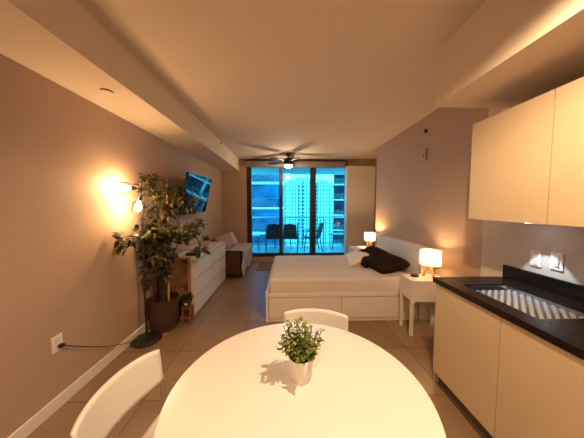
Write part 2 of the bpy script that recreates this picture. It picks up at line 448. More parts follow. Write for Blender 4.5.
# fittings in the soffit
def ceiling_disc(x, y, label):
    t = thing('sprinkler_cover', label, 'sprinkler', (x, y, 2.435))
    MB().lathe([(0, -.012), (.044, -.012), (.046, -.008), (.046, -.006), (0, -.006)]).build('cover', CEIL, t, True)
    MB().lathe([(0, -.0058), (.040, -.0058), (.040, -.0005), (0, -.0005)]).build('recess', BLACKP, t, True)
    return t
ceiling_disc(-1.433, 1.908, 'round flat sprinkler cover in the left soffit nearest the camera')
ceiling_disc(-1.465, 4.766, 'round flat sprinkler cover in the left soffit above the television')
p = at(220.5, 143, 1.0); k = -1.245/p.x
sn = thing('soffit_sensor', 'tiny black sensor dot on the vertical face of the left soffit', 'sensor', (-1.245, k, H+(p.z-H)*k))
q = MB(); q.lathe([(0, .0005), (.02, .0005), (.018, .012), (0, .016)], n=16)
so = q.build('dome', BLACKP, sn, True); so.rotation_euler = (0, PI/2, 0)

# ------------------------------------------------------------------ dining table, chairs, plant
TX, TY, TR = .050, .925, .537
t = thing('dining_table', 'round white dining table in the foreground', 'table', (TX, TY, 0))
MB().lathe([(0, .718), (TR-.03, .718), (TR-.006, .726), (TR, .735), (TR-.003, .743), (TR-.012, .745), (0, .745)], n=96).build('tabletop', TABLE, t, True)
MB().lathe([(0, .03), (.035, .03), (.035, .60), (.06, .69), (.16, .717), (0, .717)], n=40).build('pedestal', WHITE_PLASTIC, t, True)
MB().lathe([(0, .001), (.30, .001), (.30, .012), (.22, .022), (.06, .045), (.036, .08), (0, .08)], n=56).build('base', WHITE_PLASTIC, t, True)

def dining_chair(x, y, rz, label):
    """local: sitter faces +y, backrest at -y; origin below the seat centre"""
    t = thing('dining_chair', label, 'chair', (x, y, 0), rz, 'white dining chairs at the round table')
    def bk(u, v):
        a = (u-.5)*2
        top = .772 - .014*abs(a)**4.0
        bot = .57 + .02*abs(a)**4
        z = bot + (top-bot)*v
        return Vector((a*.222, -.205 - .060*(1-a*a) - (z-.57)*.10, z))
    MB().grid(bk, 24, 8).build('backrest', WHITE_PLASTIC, t, True, solid=.012)
    def st(u, v):
        a = (u-.5)*2; b_ = (v-.5)*2
        w = .205 - .012*(b_ < 0)*b_*b_
        r = 1-.06*abs(b_)**6
        return Vector((a*w*r, b_*.195*(1-.05*abs(a)**6), .45 - .012*(1-a*a)*(1-b_*b_) - .02*max(0, b_-.7)**2*10*.3))
    MB().grid(st, 20, 20).build('seat', WHITE_PLASTIC, t, True, solid=.014)
    for sx in (-1, 1):
        MB().tube([(sx*.20, -.225, .001), (sx*.205, -.195, .42), (sx*.213, -.202, .56), (sx*.215, -.218, .60), (sx*.215, -.222, .615)], .011).build('leg', GREYSTEEL, t, True)
        MB().tube([(sx*.20, .20, .001), (sx*.19, .165, .425)], .011).build('leg', GREYSTEEL, t, True)
    fr = MB()
    for sx in (-1, 1): fr.tube([(sx*.203, -.195, .432), (sx*.188, .165, .432)], .009)
    fr.tube([(-.188, .165, .43), (.188, .165, .43)], .009).tube([(-.203, -.195, .43), (.203, -.195, .43)], .009)
    fr.build('seat_frame', GREYSTEEL, t, True)
    return t
# chair at the left, facing the table; chair on the far side, facing the camera
dining_chair(-.475, .935, math.radians(-95.5), 'white plastic dining chair at the left of the round table, nearest the wall')
dining_chair(.168, 1.315, math.radians(171), 'white plastic dining chair on the far side of the round table before the bed')

pp = thing('potted_plant', 'small bushy green plant in a white pot on the round table', 'plant', (.064, .980, .7455))
MB().lathe([(0, 0), (.047, 0), (.050, .004), (.055, .098), (.053, .101), (.050, .098), (.048, .088), (0, .088)], n=40).build('pot', CERAM, pp, True)
MB().lathe([(0, .0885), (.047, .0885), (.03, .094), (0, .096)], n=24).build('soil', SOIL, pp, True)
lf = MB(); sm = MB()
rnd = random.Random(3)
for i in range(64):
    a = rnd.uniform(0, 2*PI); sp = rnd.uniform(.1, 1.08)
    base = Vector((.032*math.cos(a)*sp, .032*math.sin(a)*sp, .09))
    tip = Vector((0.100*math.cos(a)*sp, .090*math.sin(a)*sp, .262 - .045*sp**3 + rnd.uniform(-.075, .008) - (.06 if i % 4 == 0 else 0)))
    mid = (base+tip)/2 + Vector((.018*math.cos(a), .018*math.sin(a), .005))
    pts = [base*(1-s)**2 + mid*2*s*(1-s) + tip*s*s for s in (0, .25, .5, .75, 1)]
    sm.tube(pts, .0011, n=5)
    for k in range(9):
        s = .2 + .8*k/8
        p = base*(1-s)**2 + mid*2*s*(1-s) + tip*s*s
        b2 = rnd.uniform(0, 2*PI)
        d = Vector((math.cos(b2), math.sin(b2), rnd.uniform(-.1, .9)))
        L = rnd.uniform(.015, .026)
        lf.leaf(p, d, Vector((rnd.uniform(-.5, .5), rnd.uniform(-.5, .5), 1)), L, L*.55, .2)
sm.build('stems', BARK, pp); lf.build('foliage', LEAFS, pp)

# ------------------------------------------------------------------ left side: floor lamp, big plant
LX, LY = -1.575, 2.51
fl = thing('floor_lamp', 'black floor lamp with two glowing glass shades by the left wall', 'lamp', (LX, LY, 0))
MB().lathe([(0, .001), (.145, .001), (.15, .006), (.15, .020), (.142, .027), (.02, .030), (0, .030)], n=48).build('base', BLACK, fl, True)
MB().cyl(0, 0, .03, 1.79, .010, n=16).build('pole', BLACK, fl, True)
def lamp_head(p0, d, label=None):
    """arm end, socket, glass jar shade and bulb pointing along d"""
    d = Vector(d).normalized(); p0 = Vector(p0)
    rot = d.to_track_quat('Z', 'Y').to_matrix().to_4x4()
    M = Matrix.Translation(p0) @ rot
    def put(mb): bmesh.ops.transform(mb.bm, matrix=M, verts=mb.bm.verts[:]); return mb
    so = put(MB().lathe([(0, 0), (.018, 0), (.021, .006), (.021, .05), (.03, .056), (0, .057)], n=20)).build('socket', BLACK, fl, True)
    put(MB().lathe([(.031, .058), (.055, .075), (.058, .10), (.058, .185), (.0555, .185), (.0555, .10), (.053, .077), (.031, .0605)], n=28)).build('glass_shade', CLEAR, so, True)
    put(MB().lathe([(0, .0575), (.012, .058), (.014, .075), (.026, .105), (.030, .125), (.026, .145), (.012, .157), (0, .159)], n=20)).build('bulb', BULB, so, True)
    return M @ Vector((0, 0, .125))
MB().tube([(0, 0, 1.70), (-.012, -.035, 1.70), (-.02, -.06, 1.70)], .008, n=8).build('arm', BLACK, fl, True)
b1 = lamp_head((-.02, -.06, 1.70), (-.42, -.90, .02))
MB().tube([(0, 0, 1.61), (.02, -.045, 1.61)], .008, n=8).build('arm', BLACK, fl, True)
b2 = lamp_head((.024, -.055, 1.615), (.04, -.35, -.95))
cd = MB()
op = at(58, 345.5, 1.0); ok = XL/op.x; oy, oz = ok, H+(op.z-H)*ok
e0 = Vector((XL+.04, oy, oz)); e1 = Vector((LX-.10, LY-.06, .035))
pts = [e0.lerp(e1, k/8) + Vector((.02*math.sin(PI*k/8), 0, -.035*math.sin(PI*k/8))) for k in range(9)] + [(LX-.03, LY, .034)]
pts = [Vector(p) - Vector((LX, LY, 0)) for p in pts]
sm_ = []
for i in range(len(pts)-1):
    p0, p1, p2, p3 = pts[max(i-1, 0)], pts[i], pts[i+1], pts[min(i+2, len(pts)-1)]
    for k in range(6):
        s = k/6
        sm_.append(.5*((2*p1)+(p2-p0)*s+(2*p0-5*p1+4*p2-p3)*s*s+(3*p1-p0-3*p2+p3)*s**3))
sm_.append(pts[-1])
cdo = cd.tube(sm_, .0036, n=8).build('power_cord', BLACKP, fl, True)
MB().box(XL+.0125-LX, XL+.040-LX, oy-LY-.016, oy-LY+.016, oz-.014, oz+.014, bev=.005).build('plug', BLACKP, cdo)
po = at(56.5, 343.5, 1.0); k = XL/po.x
wall_plate('wall_outlet', k, H+(po.z-H)*k, 'white double outlet low on the left wall with a black plug in it', 'outlet', 'L', sz=(.08, .125))

PX, PY = -1.525, 2.79
bp_ = thing('potted_tree', 'tall leafy potted tree in a brown woven basket behind the floor lamp', 'plant', (PX, PY, 0))
MB().lathe([(0, .001), (.140, .001), (.150, .02), (.166, .20), (.170, .35), (.176, .37), (.176, .385), (.166, .385), (.162, .36), (.158, .31), (0, .31)], n=48).build('basket', BASKET, bp_, True)
MB().lathe([(0, .311), (.15, .311), (.09, .325), (0, .33)], n=32).build('soil', SOIL, bp_, True)
org = Vector((PX, PY, 0))
stems = MB(); fol = MB(); rnd = random.Random(11)
# (pixel centre, distance, radius x, z, y, number of leaves, leaf length)
clusters = [((152, 187), 2.65, .13, .12, .10, 55, .075), ((170, 196), 2.83, .16, .17, .12, 75, .08), ((186, 200), 2.88, .15, .17, .10, 60, .08),
            ((160, 212), 2.79, .16, .10, .13, 60, .08), ((150, 176), 2.66, .10, .05, .06, 18, .06),
            ((155, 230), 2.69, .20, .12, .15, 85, .085), ((179, 234), 2.74, .16, .09, .13, 70, .085), ((146, 246), 2.65, .10, .14, .10, 40, .08),
            ((160, 254), 2.69, .13, .12, .12, 60, .085), ((127, 238), 2.30, .09, .10, .05, 22, .085), ((121, 243), 2.24, .03, .06, .04, 6, .085),
            ((197, 226), 2.79, .08, .06, .07, 18, .08), ((200, 250), 2.76, .05, .06, .06, 12, .085),
            ((147, 272), 2.65, .05, .19, .05, 26, .07), ((164, 272), 2.69, .05, .12, .05, 18, .075)]
for (c, dist, rx, rz, ry, n, L) in clusters:
    cw = at(c[0], c[1], dist) - org
    base = Vector((rnd.uniform(-.05, .05), rnd.uniform(-.05, .05), .31))
    hub = Vector((rnd.uniform(-.06, .06), rnd.uniform(-.08, .03), min(cw.z-.08, rnd.uniform(.95, 1.2)) if cw.z > 1.1 else rnd.uniform(1.0, 1.15)))
    pts = []
    for k in range(9):
        s = k/8
        pts.append(base*(1-s)**2 + hub*2*s*(1-s)*1.0 + cw*s*s)
    stems.tube(pts, [.011-.008*k/8 for k in range(9)], n=7)
    for k in range(int(n*(2.4 if c[1] > 215 and c[0] > 135 else 1.6))):
        while True:
            q = Vector((rnd.uniform(-1, 1), rnd.uniform(-1, 1), rnd.uniform(-1, 1)))
            if q.length < 1: break
        pos = cw + Vector((q.x*rx, q.y*ry, q.z*rz))
        if pos.x + PX < XL+.05: pos.x = XL+.05-PX
        out = Vector((q.x, q.y, q.z*.5)) + Vector((rnd.uniform(-.5, .5), rnd.uniform(-.5, .5), rnd.uniform(-.7, .2)))
        l_ = L*rnd.uniform(.65, 1.1)
        if pos.x + PX + out.normalized().x*l_ < XL+.015: out.x = abs(out.x)
        # keep leaves off the lamp pole and bulbs
        wp = pos + org
        if (Vector((wp.x, wp.y)) - Vector((LX, LY))).length < .05: continue
        if min((wp-(Vector((LX, LY, 0))+bb)).length for bb in (b1, b2)) < .12: continue
        fol.leaf(pos, out, Vector((rnd.uniform(-.7, .7), rnd.uniform(-.9, .2), 1)), l_, l_*.55, .25)
        if k % 4 == 0: stems.tube([cw + (pos-cw)*.1, cw+(pos-cw)*.6+Vector((0, 0, -.01)), pos], .0022, n=5)
stems.tube([at(186, 221, 2.80)-org, at(193, 232, 2.78)-org, at(200, 243, 2.76)-org], .006, n=7)
for mbx in (stems, fol):
    for v in mbx.bm.verts:
        v.co.x = max(v.co.x, XL+.02-PX)
stems.build('stems', BARK, bp_, True); fol.build('foliage', LEAFD, bp_)
s0 = at(166.5, 180, 2.82)-org
MB().tube([(s0.x*.5+.02, s0.y*.5, .32), (s0.x, s0.y, 1.2), tuple(s0)], .011, n=10).build('support_stake', BAMBOO, bp_, True)

# carved panel standing against the dresser end
px0, px1 = -1.695, -1.285
cp = thing('carved_panel', 'carved wooden panel with nested diamonds standing against the dresser end', 'panel', ((px0+px1)/2, 3.02, 0))
hw_ = (px1-px0)/2
MB().box(-hw_, -hw_+.03, -.02, .02, .001, .83, bev=.003).box(hw_-.03, hw_, -.02, .02, .001, .83, bev=.003).box(-hw_+.03, hw_-.03, -.02, .02, .80, .83).box(-hw_+.03, hw_-.03, -.02, .02, .001, .05).build('frame', WOODB, cp)
MB().box(-hw_+.03, hw_-.03, -.004, .012, .05, .80).build('backing', WOODD, cp)
lat = MB(); iw = hw_-.032
def clipbar(a, b):
    lat.beam(a, b, .009, .011)
for cz in (.05+.1875*1, .05+.1875*3):
    for k in range(1, 9):
        r = k*.0335*1.0
        # nested diamonds, cut off at the frame
        for sx in (-1, 1):
            for sz in (-1, 1):
                x1_ = min(r, iw); z1_ = r-x1_
                z2_ = min(r, .1865); x2_ = r-z2_
                if x1_ > x2_ + .004:
                    clipbar((sx*x1_, -.010, cz+sz*z1_), (sx*x2_, -.010, cz+sz*z2_))
lat.build('diamond_lattice', WOODB, cp)

sp = thing('plant_stool', 'low reddish wooden stool in front of the carved panel', 'stool', (-1.285, 2.912, 0))
MB().box(-.058, .058, -.058, .058, .19, .21, bev=.004).build('top', WOODR, sp)
for sx in (-1, 1):
    for sy in (-1, 1): MB().box(sx*.046-.010, sx*.046+.010, sy*.046-.010, sy*.046+.010, .001, .189, bev=.002).build('leg', WOODR, sp)
for q_ in (-1, 1): MB().box(-.035, .035, q_*.046-.006, q_*.046+.006, .06, .085).build('rail', WOODR, sp)
sp = thing('small_potted_plant', 'small dark bushy plant in a dark pot on the reddish stool', 'plant', (-1.285, 2.912, .2105))
MB().lathe([(0, 0), (.042, 0), (.058, .095), (.054, .098), (.05, .085), (0, .083)], n=28).build('pot', mat('charcoal_pot', (.05, .035, .03), rough=.6), sp, True)
MB().box(-.014, .014, -.0575, -.050, .035, .062).build('tag', CERAM, sp)
lf = MB()
for i in range(120):
    a = rnd.uniform(0, 2*PI); e = rnd.uniform(-.2, 1.4); r = rnd.uniform(.02, .065)
    p = Vector((r*math.cos(a)*math.cos(e), r*math.sin(a)*math.cos(e)*.9, .115+r*math.sin(e)*.9))
    lf.leaf(p, Vector((math.cos(a), math.sin(a), rnd.uniform(-.3, .8))), (0, 0, 1), .035, .02, .3)
lf.build('foliage', LEAFX, sp)
st_ = MB(); st_.tube([(0, 0, .08), (0, 0, .13)], .006); st_.build('stem', BARK, sp)

# ------------------------------------------------------------------ dresser, tv
dz = .785
D0, D1, DXF = 3.047, 4.60, -1.24
ds = thing('dresser', 'long white six drawer dresser along the left wall', 'dresser', (XL+.016, D0, 0))
dd = DXF-.02-(XL+.016); L_ = D1-D0
MB().box(0, dd+.018, 0, L_, dz-.024, dz, bev=.002).build('top', WHITE, ds)
b = MB().box(0, dd, 0, .018, .001, dz-.025).box(0, dd, L_-.018, L_, .001, dz-.025).box(0, .012, .018, L_-.018, .03, dz-.025).box(.012, dd, .018, L_-.018, .05, .066)
b.box(dd-.03, dd-.012, .018, L_-.018, .001, .05).box(.012, dd-.012, L_/2-.009, L_/2+.009, .066, dz-.025)
b.build('carcass', WHITE, ds)
for c in range(2):
    for r in range(3):
        z0 = .035 + r*.242
        y0 = .004 + c*(L_/2)
        MB().box(dd+.001, dd+.019, y0, y0+L_/2-.008, z0, z0+.226, bev=.0025).build('drawer_front', WHITE, ds)
mb_ = tag(MB().box(-.07, .07, -.15, .15, .0, .035, bev=.006).build('media_box', BLACKP), 'flat black media box on the dresser top behind the leaves', 'electronics')
mb_.location = (-1.40, 3.45, dz+.001)
cpn = thing('cactus_pot', 'small spiky plant in a clay pot on the far part of the dresser', 'plant', (-1.44, 4.08, dz+.001))
MB().lathe([(0, 0), (.038, 0), (.052, .09), (.055, .092), (.055, .11), (.048, .11), (.046, .09), (0, .088)], n=28).build('pot', TERRA, cpn, True)
lf = MB()
for i in range(26):
    a = rnd.uniform(0, 2*PI); e = rnd.uniform(.75, 1.5)
    lf.leaf((.012*math.cos(a), .012*math.sin(a), .088), Vector((math.cos(a)*math.cos(e), math.sin(a)*math.cos(e), math.sin(e))), Vector((math.cos(a), math.sin(a), -.5)), rnd.uniform(.09, .155), .018, -.1)
lf.build('foliage', LEAFX, cpn)

TVX, TVY, TVZ = -1.475, 3.83, 1.70
tv = thing('television', 'black flat television tilted down on the left wall above the dresser', 'television', (TVX, TVY, TVZ))
tilt = math.radians(13)
def tvpart(mb, name, m, par=tv):
    bmesh.ops.transform(mb.bm, matrix=Matrix.Rotation(math.radians(1.5), 4, 'X') @ Matrix.Rotation(tilt, 4, 'Y'), verts=mb.bm.verts[:])
    return mb.build(name, m, par)
hs = tvpart(MB().box(-.03, .012, -.51, .51, -.32, .32, bev=.006), 'housing', BLACKP)
tvpart(MB().box(.0125, .0145, -.497, .497, -.305, .308), 'screen', SCREEN)
MB().box(XL+.001-TVX, XL+.02-TVX, -.15, .15, -.12, .12).beam((XL+.02-TVX, 0, 0), (-.03, 0, 0), .06, .10).build('wall_mount', BLACK, tv)

# ------------------------------------------------------------------ sofa
S0, S1, SXF = 4.70, 6.00, -.95
sf = thing('sofa', 'small brown sofa under a pale throw beyond the dresser', 'sofa', (XL+.018, S0, 0))
sw = SXF-.02-(XL+.018); sl = S1-S0
MB().box(0, sw, .13, sl-.13, .10, .40, bev=.02).build('base', SOFA, sf, True)
MB().box(.18, sw, .135, sl-.135, .401, .50, bev=.03, seg=3).build('seat_cushion', SOFA, sf, True)
MB().box(0, .175, .13, sl-.13, .401, .74, bev=.04, seg=3).build('backrest', SOFA, sf, True)
MB().box(0, sw, 0, .125, .06, .565, bev=.03, seg=3).build('armrest', SOFA, sf, True)
MB().box(0, sw, sl-.125, sl, .06, .515, bev=.03, seg=3).build('armrest', SOFA, sf, True)
for x_ in (.05, sw-.05):
    for y_ in (.06, sl-.06): MB().cyl(x_, y_, .001, .062, .02, n=12).build('leg', BLACK, sf, True)
# throw: lies over near arm and seat, hangs down the front
def thr(u, v):
    y = S0-.012 + u*(sl-.02)
    armtop = .578 - .05*u; seat = .515
    e = min(1, max(0, (y-S0-.125)/.07)); z_top = armtop*(1-e)+seat*e
    if u > .88: z_top = seat + (armtop-seat)*min(1, (u-.88)/.08)
    path = v*1.0
    x_in = SXF-.62; x_edge = SXF + .004
    run = .60
    s = path*1.10
    if s < run: x = x_in + (x_edge-x_in)*s/run; z = z_top + .004 + .008*noise.noise(Vector((x*9, y*9, 3)))
    else:
        d = s-run; x = x_edge + .016 + .05*noise.noise(Vector((y*8, d*3, 1))) + .02*d; z = z_top - d*(.90+.16*math.sin(y*7))
        z = max(z, .04)
    return Vector((x, y, z + .006*noise.noise(Vector((x*20, y*20, 0)))))
th_ = MB().grid(thr, 46, 40).build('throw_blanket', THROW, None, True, solid=.008)
tag(th_, 'pale grey throw blanket draped over the brown sofa', 'blanket')

def cushion(name, m, w, h, t, loc, rot, label, grp=None, cat='cushion', sq=.5, wr=.0, seed=0):
    mb = MB()
    def f(sign):
        def g(u, v):
            a = (u-.5)*2; b = (v-.5)*2
            th = t/2*max(0, (1-a**4))**sq*max(0, (1-b**4))**sq
            pin = 1-.07*(1-abs(a))*abs(b)**3 ; pin2 = 1-.07*(1-abs(b))*abs(a)**3
            nz = wr*noise.noise(Vector((a*2.2+seed, b*2.2, sign)))*(1-a*a)*(1-b*b)
            return Vector((a*w/2*pin2, b*h/2*pin, sign*(th+nz)))
        return g
    mb.grid(f(1), 22, 22); mb.grid(f(-1), 22, 22)
    bmesh.ops.remove_doubles(mb.bm, verts=mb.bm.verts[:], dist=.0006)
    o = mb.build(name, m, None, True)
    o.location = loc; o.rotation_euler = rot
    tag(o, label, cat, grp)
    return o
cushion('sofa_cushion', CUSH, .40, .36, .14, (-1.40, 4.99, .690), (R(70), 0, R(66)), 'blush cushion at the near end of the sofa', 'cushions on the sofa')
cushion('sofa_cushion', CUSH, .40, .37, .14, (-1.38, 5.32, .690), (R(74), 0, R(74)), 'blush cushion in the middle of the sofa', 'cushions on the sofa')
cushion('sofa_cushion', CUSHW, .42, .36, .13, (-1.37, 5.66, .685), (R(62), 0, R(82)), 'pale cushion at the far end of the sofa', 'cushions on the sofa')

mt = MB().box(-.70, .55, 5.22, 6.02, .0008, .012, bev=.003).build('door_mat', RUG)
tag(mt, 'brown rectangular door mat on the tiles before the sliding door', 'mat')

# ------------------------------------------------------------------ bed
BX0, BX1, BY0, BY1 = -.267, 1.75, 2.868, 4.345
bd = thing('bed', 'white storage bed with two drawers and a bare white mattress', 'bed', (BX0, BY0, 0))
bl = BX1-BX0; bw = BY1-BY0
fr = MB().box(0, .035, 0, bw, .001, .40, bev=.004).box(.036, bl, .0, .03, .335, .38, bev=.003).box(.036, bl, bw-.03, bw, .02, .38, bev=.003)
fr.box(.036, bl, .03, bw-.03, .30, .33).box(.036, bl, .02, .035, .001, .05).box(bl-.02, bl, .035, bw-.03, .001, .30).box(.99, 1.01, .02, .5, .05, .30)
fr.build('bed_frame', WHITE, bd)
for a, b in ((.040, .985), (.995, bl-.03)):
    MB().box(a, b, .004, .022, .052, .325, bev=.003).build('drawer', WHITE, bd)
def mattress(mb):
    x0, x1, y0, y1, z0, z1 = .04, bl-.02, .035, bw-.035, .335, .565
    nu, nv = 70, 60
    def P_(a, b, top):
        return None
    r = bmesh.ops.create_cube(mb.bm, size=1.)
    for v in r['verts']: v.co = Vector(((x0+x1)/2+v.co.x*(x1-x0), (y0+y1)/2+v.co.y*(y1-y0), (z0+z1)/2+v.co.z*(z1-z0)))
    bmesh.ops.bevel(mb.bm, geom=mb.bm.edges[:], offset=.045, segments=4, affect='EDGES', profile=.55)
    bmesh.ops.subdivide_edges(mb.bm, edges=[e for e in mb.bm.edges if e.calc_length() > .3], cuts=40, use_grid_fill=True)
    for v in mb.bm.verts:
        p = v.co
        n = noise.noise(Vector((p.x*2.2, p.y*7, p.z*3)))*.006 + noise.noise(Vector((p.x*1.5+4, p.y*2.5, 2)))*.006
        # folds of the fitted sheet run lengthwise along its sides
        side = 1 if p.z < .52 else 0
        n2 = (noise.noise(Vector((p.x*2.0, 3, p.z*26)))*.010)*side
        if p.y < .2: v.co.y += n2
        v.co.z += n if p.z > .5 else 0
    return mb
mattress(MB()).build('mattress', SHEET, bd, True)
hb = MB().box(bl+.012, XR-.016-BX0, -.0, bw, .001, .97, bev=.004)
hb.build('headboard', HEADB, bd)

cushion('bed_pillow', PILLOW_W, .38, .56, .16, (1.20, 3.76, .645), (R(2), R(-22), R(-6)), 'white pillow lying on the bed behind the dark pillows', 'pillows on the bed', 'pillow', wr=.02)
cushion('bed_pillow', PILLOW_D, .48, .58, .20, (1.38, 3.66, .680), (R(3), R(-22), R(5)), 'dark brown pillow leaning on the white pillow', 'pillows on the bed', 'pillow', wr=.03, seed=4)
cushion('bed_pillow', PILLOW_D, .48, .50, .20, (1.47, 3.30, .668), (R(4), R(-9), R(14)), 'dark brown pillow nearest the bedside lamp in front', 'pillows on the bed', 'pillow', wr=.03, seed=8)

# ------------------------------------------------------------------ nightstands, lamps
def nightstand(x, y, w, d, label):
    """open legged side table, drawer toward -x; near corner (x,y)"""
    h = .655
    t = thing('nightstand', label, 'nightstand', (x, y, 0), 0, 'white nightstands beside the bed')
    MB().box(0, d, 0, w, h-.022, h, bev=.003).build('top', WHITE, t)
    MB().box(.012, d-.004, .006, .022, h-.25, h-.023).box(.012, d-.004, w-.022, w-.006, h-.25, h-.023).box(d-.02, d-.004, .022, w-.022, h-.25, h-.023).box(.02, d-.02, .022, w-.022, h-.25, h-.238).build('case', WHITE, t)
    MB().box(.004, .018, .034, w-.034, h-.235, h-.03, bev=.002).build('drawer', WHITE, t)
    for sx, sy in ((0, 0), (0, 1), (1, 0), (1, 1)):
        xx = .002 if sx == 0 else d-.036; yy = .002 if sy == 0 else w-.036
        MB().box(xx, xx+.032, yy, yy+.032, .001, h-.0225, bev=.003).build('leg', WHITE, t)
    return t
nightstand(1.437, 2.512, .27, .44, 'white nightstand between the bed and the kitchen counter')
nightstand(1.33, 4.40, .37, .46, 'white nightstand on the far side of the bed by the wardrobe')
def table_lamp(x, y, z, label, s=1., power=14, rz=0):
    t = thing('table_lamp', label, 'lamp', (x, y, z), rz, 'bedside lamps')
    MB().lathe([(.124*s, .163*s), (.121*s, .350*s)], n=48).build('lamp_shade', SHADE, t, True)
    for zz, rr in ((.166*s, .1225*s), (.347*s, .120*s)):
        rg = MB().tube([(rr*math.cos(2*PI*k/32), rr*math.sin(2*PI*k/32), zz) for k in range(33)], .0018, n=6)
        rg.build('shade_ring', ALU, t, True)
    ring = MB()
    for k in range(3): ring.tube([(0, 0, .215*s), (.119*s*math.cos(k*2.094), .119*s*math.sin(k*2.094), .168*s)], .0015, n=5)
    ring.build('shade_holder', ALU, t, True)
    for k in range(3):
        a = k*2*PI/3 + .5
        MB().beam((.075*s*math.cos(a), .075*s*math.sin(a), .006*s), (.012*s*math.cos(a), .012*s*math.sin(a), .20*s), .030*s, .018*s).build('leg', WOODL, t)
    MB().cyl(0, 0, .185*s, .215*s, .026*s, n=20).build('hub', WOODL, t, True)
    MB().lathe([(0, .2155*s), (.013*s, .216*s), (.013*s, .235*s), (.027*s, .262*s), (.027*s, .28*s), (.014*s, .30*s), (0, .304*s)], n=20).build('bulb', BULB, t, True)
    return t
table_lamp(1.735, 2.65, .6555, 'lit white drum table lamp on the near nightstand', .93)
table_lamp(1.73, 4.62, .6555, 'lit white drum table lamp on the far nightstand by the wardrobe', .86, rz=.4)
sp_ = thing('smart_speaker', 'small flat black round speaker on the near nightstand', 'electronics', (1.565, 2.68, .6555))
MB().lathe([(0, 0), (.040, 0), (.048, .008), (.048, .018), (.040, .026), (0, .028)], n=32).build('body', BLACKP, sp_, True)

# ------------------------------------------------------------------ wardrobe
wd = thing('wardrobe', 'tall white wardrobe in the far right corner beside the sliding door', 'wardrobe', (1.568, 5.85, 0))
ww_ = .735
MB().box(0, .02, .021, .215, .001, 2.54).box(ww_-.02, ww_, .021, .215, .001, 2.54).box(.02, ww_-.02, .021, .215, 2.51, 2.54).box(.02, ww_-.02, .021, .215, .04, .06).box(.02, ww_-.02, .20, .215, .06, 2.51).box(.02, ww_-.02, .03, .045, .001, .04).build('body', HEADB, wd)
MB().box(.002, ww_-.002, 0, .02, .045, 2.538, bev=.003).build('door', WHITE, wd)

# ------------------------------------------------------------------ ceiling fan
FX, FY = .056, 5.43
fn = thing('ceiling_fan', 'dark ceiling fan with a lit bowl light before the sliding door', 'fan', (FX, FY, ZC))
MB().lathe([(0, -.001), (.065, -.001), (.062, -.03), (.03, -.06), (0, -.06)], n=28).build('canopy', BRONZE, fn, True)
MB().cyl(0, 0, -.115, -.055, .013, n=12).build('downrod', BRONZE, fn, True)
MB().lathe([(0, -.095), (.05, -.095), (.095, -.125), (.103, -.20), (.095, -.25), (.07, -.267), (0, -.267)], n=36).build('motor', BRONZE, fn, True)
MB().lathe([(0, -.268), (.085, -.268), (.095, -.285), (.085, -.31), (.05, -.328), (0, -.335)], n=32).build('light_bowl', FANGLASS, fn, True)
for k in range(5):
    a = R(8 + 72*k)
    M = Matrix.Rotation(a, 4, 'Z') @ Matrix.Translation((0, 0, -.19)) @ Matrix.Rotation(R(13), 4, 'X')
    m_ = MB()
    def bl_(u, v):
        x = .17 + u*.40; wdt = (.05 + .018*math.sin(u*PI*.8))*(1 if u < .93 else (1-(u-.93)/.07*.55))
        return Vector((x, (v-.5)*2*wdt, 0))
    m_.grid(bl_, 16, 4)
    bmesh.ops.transform(m_.bm, matrix=M, verts=m_.bm.verts[:])
    bo = m_.build('blade', BRONZE, fn, True, solid=.008)
    q = MB().box(.09, .22, -.014, .014, -.004, .004); bmesh.ops.transform(q.bm, matrix=M, verts=q.bm.verts[:])
    q.build('blade_iron', BRONZE, bo)

# ------------------------------------------------------------------ unseen lamps added for the dining light, above and behind the view
GX, GY, GZ = .70, .76, 2.49
pl_ = thing('pendant_lamp', 'unseen black dome pendant lamp added above the dining table', 'lamp', (GX, GY, ZC))  # source inferred from the plant's shadow; the dome fixture is made up
MB().lathe([(0, -.001), (.055, -.001), (.05, -.02), (0, -.022)], n=28).build('canopy', BLACK, pl_, True)
MB().cyl(0, 0, GZ+.10-ZC, -.021, .005, n=8).build('rod', BLACK, pl_, True)
MB().lathe([(.004, GZ+.10-ZC), (.03, GZ+.095-ZC), (.065, GZ+.06-ZC), (.09, GZ+.012-ZC), (.087, GZ+.012-ZC), (.062, GZ+.057-ZC), (.028, GZ+.091-ZC), (.004, GZ+.095-ZC)], n=36).build('lamp_shade', BLACK, pl_, True)
MB().lathe([(0, GZ+.0945-ZC), (.012, GZ+.094-ZC), (.014, GZ+.06-ZC), (.024, GZ+.04-ZC), (.024, GZ+.025-ZC), (.014, GZ+.012-ZC), (0, GZ+.009-ZC)], n=20).build('bulb', BULB, pl_, True)
gl = thing('added_downlight', 'unseen round warm downlight added in the ceiling behind the camera', 'light', (-.45, -1.1, ZC))  # unseen, added to brighten the left wall and near floor
MB().lathe([(.045, -.001), (.06, -.001), (.058, -.007), (.045, -.009)], n=32).build('trim_ring', TRIM, gl, True)
MB().lathe([(0, -.002), (.044, -.002), (.044, -.005), (0, -.005)], n=32).build('lens', BULB, gl, True)

# ------------------------------------------------------------------ balcony and city
def st_ext(name, mb, m):
    o = mb.build(name, m); o['kind'] = 'structure'; return o
st_ext('balcony_floor', MB().box(-4, 5, YB+.13, 8.0, -.1, .10), BALC)
st_ext('balcony_ceiling', MB().box(-4, 5, YB+.13, 8.0, 2.60, 2.80), CONC)
rl = thing('balcony_railing', 'glass balcony railing with a pale top rail beyond the sliding door', 'railing', (.5, 7.9, .10))
MB().box(-4.2, 4.2, -.03, .03, .985, 1.035, bev=.005).build('top_rail', TRIM, rl)
MB().box(-4.2, 4.2, -.02, .02, .06, .09).build('bottom_rail', ALU, rl)
for k in range(6):
    MB().box(-4.1+k*1.64-.02, -4.1+k*1.64+.02, -.02, .02, .001, .984).build('post', ALU, rl)
for k in range(5):
    MB().box(-4.07+k*1.64, -2.49+k*1.64, -.005, .005, .091, .98).build('glass_panel', RAILGLASS, rl)
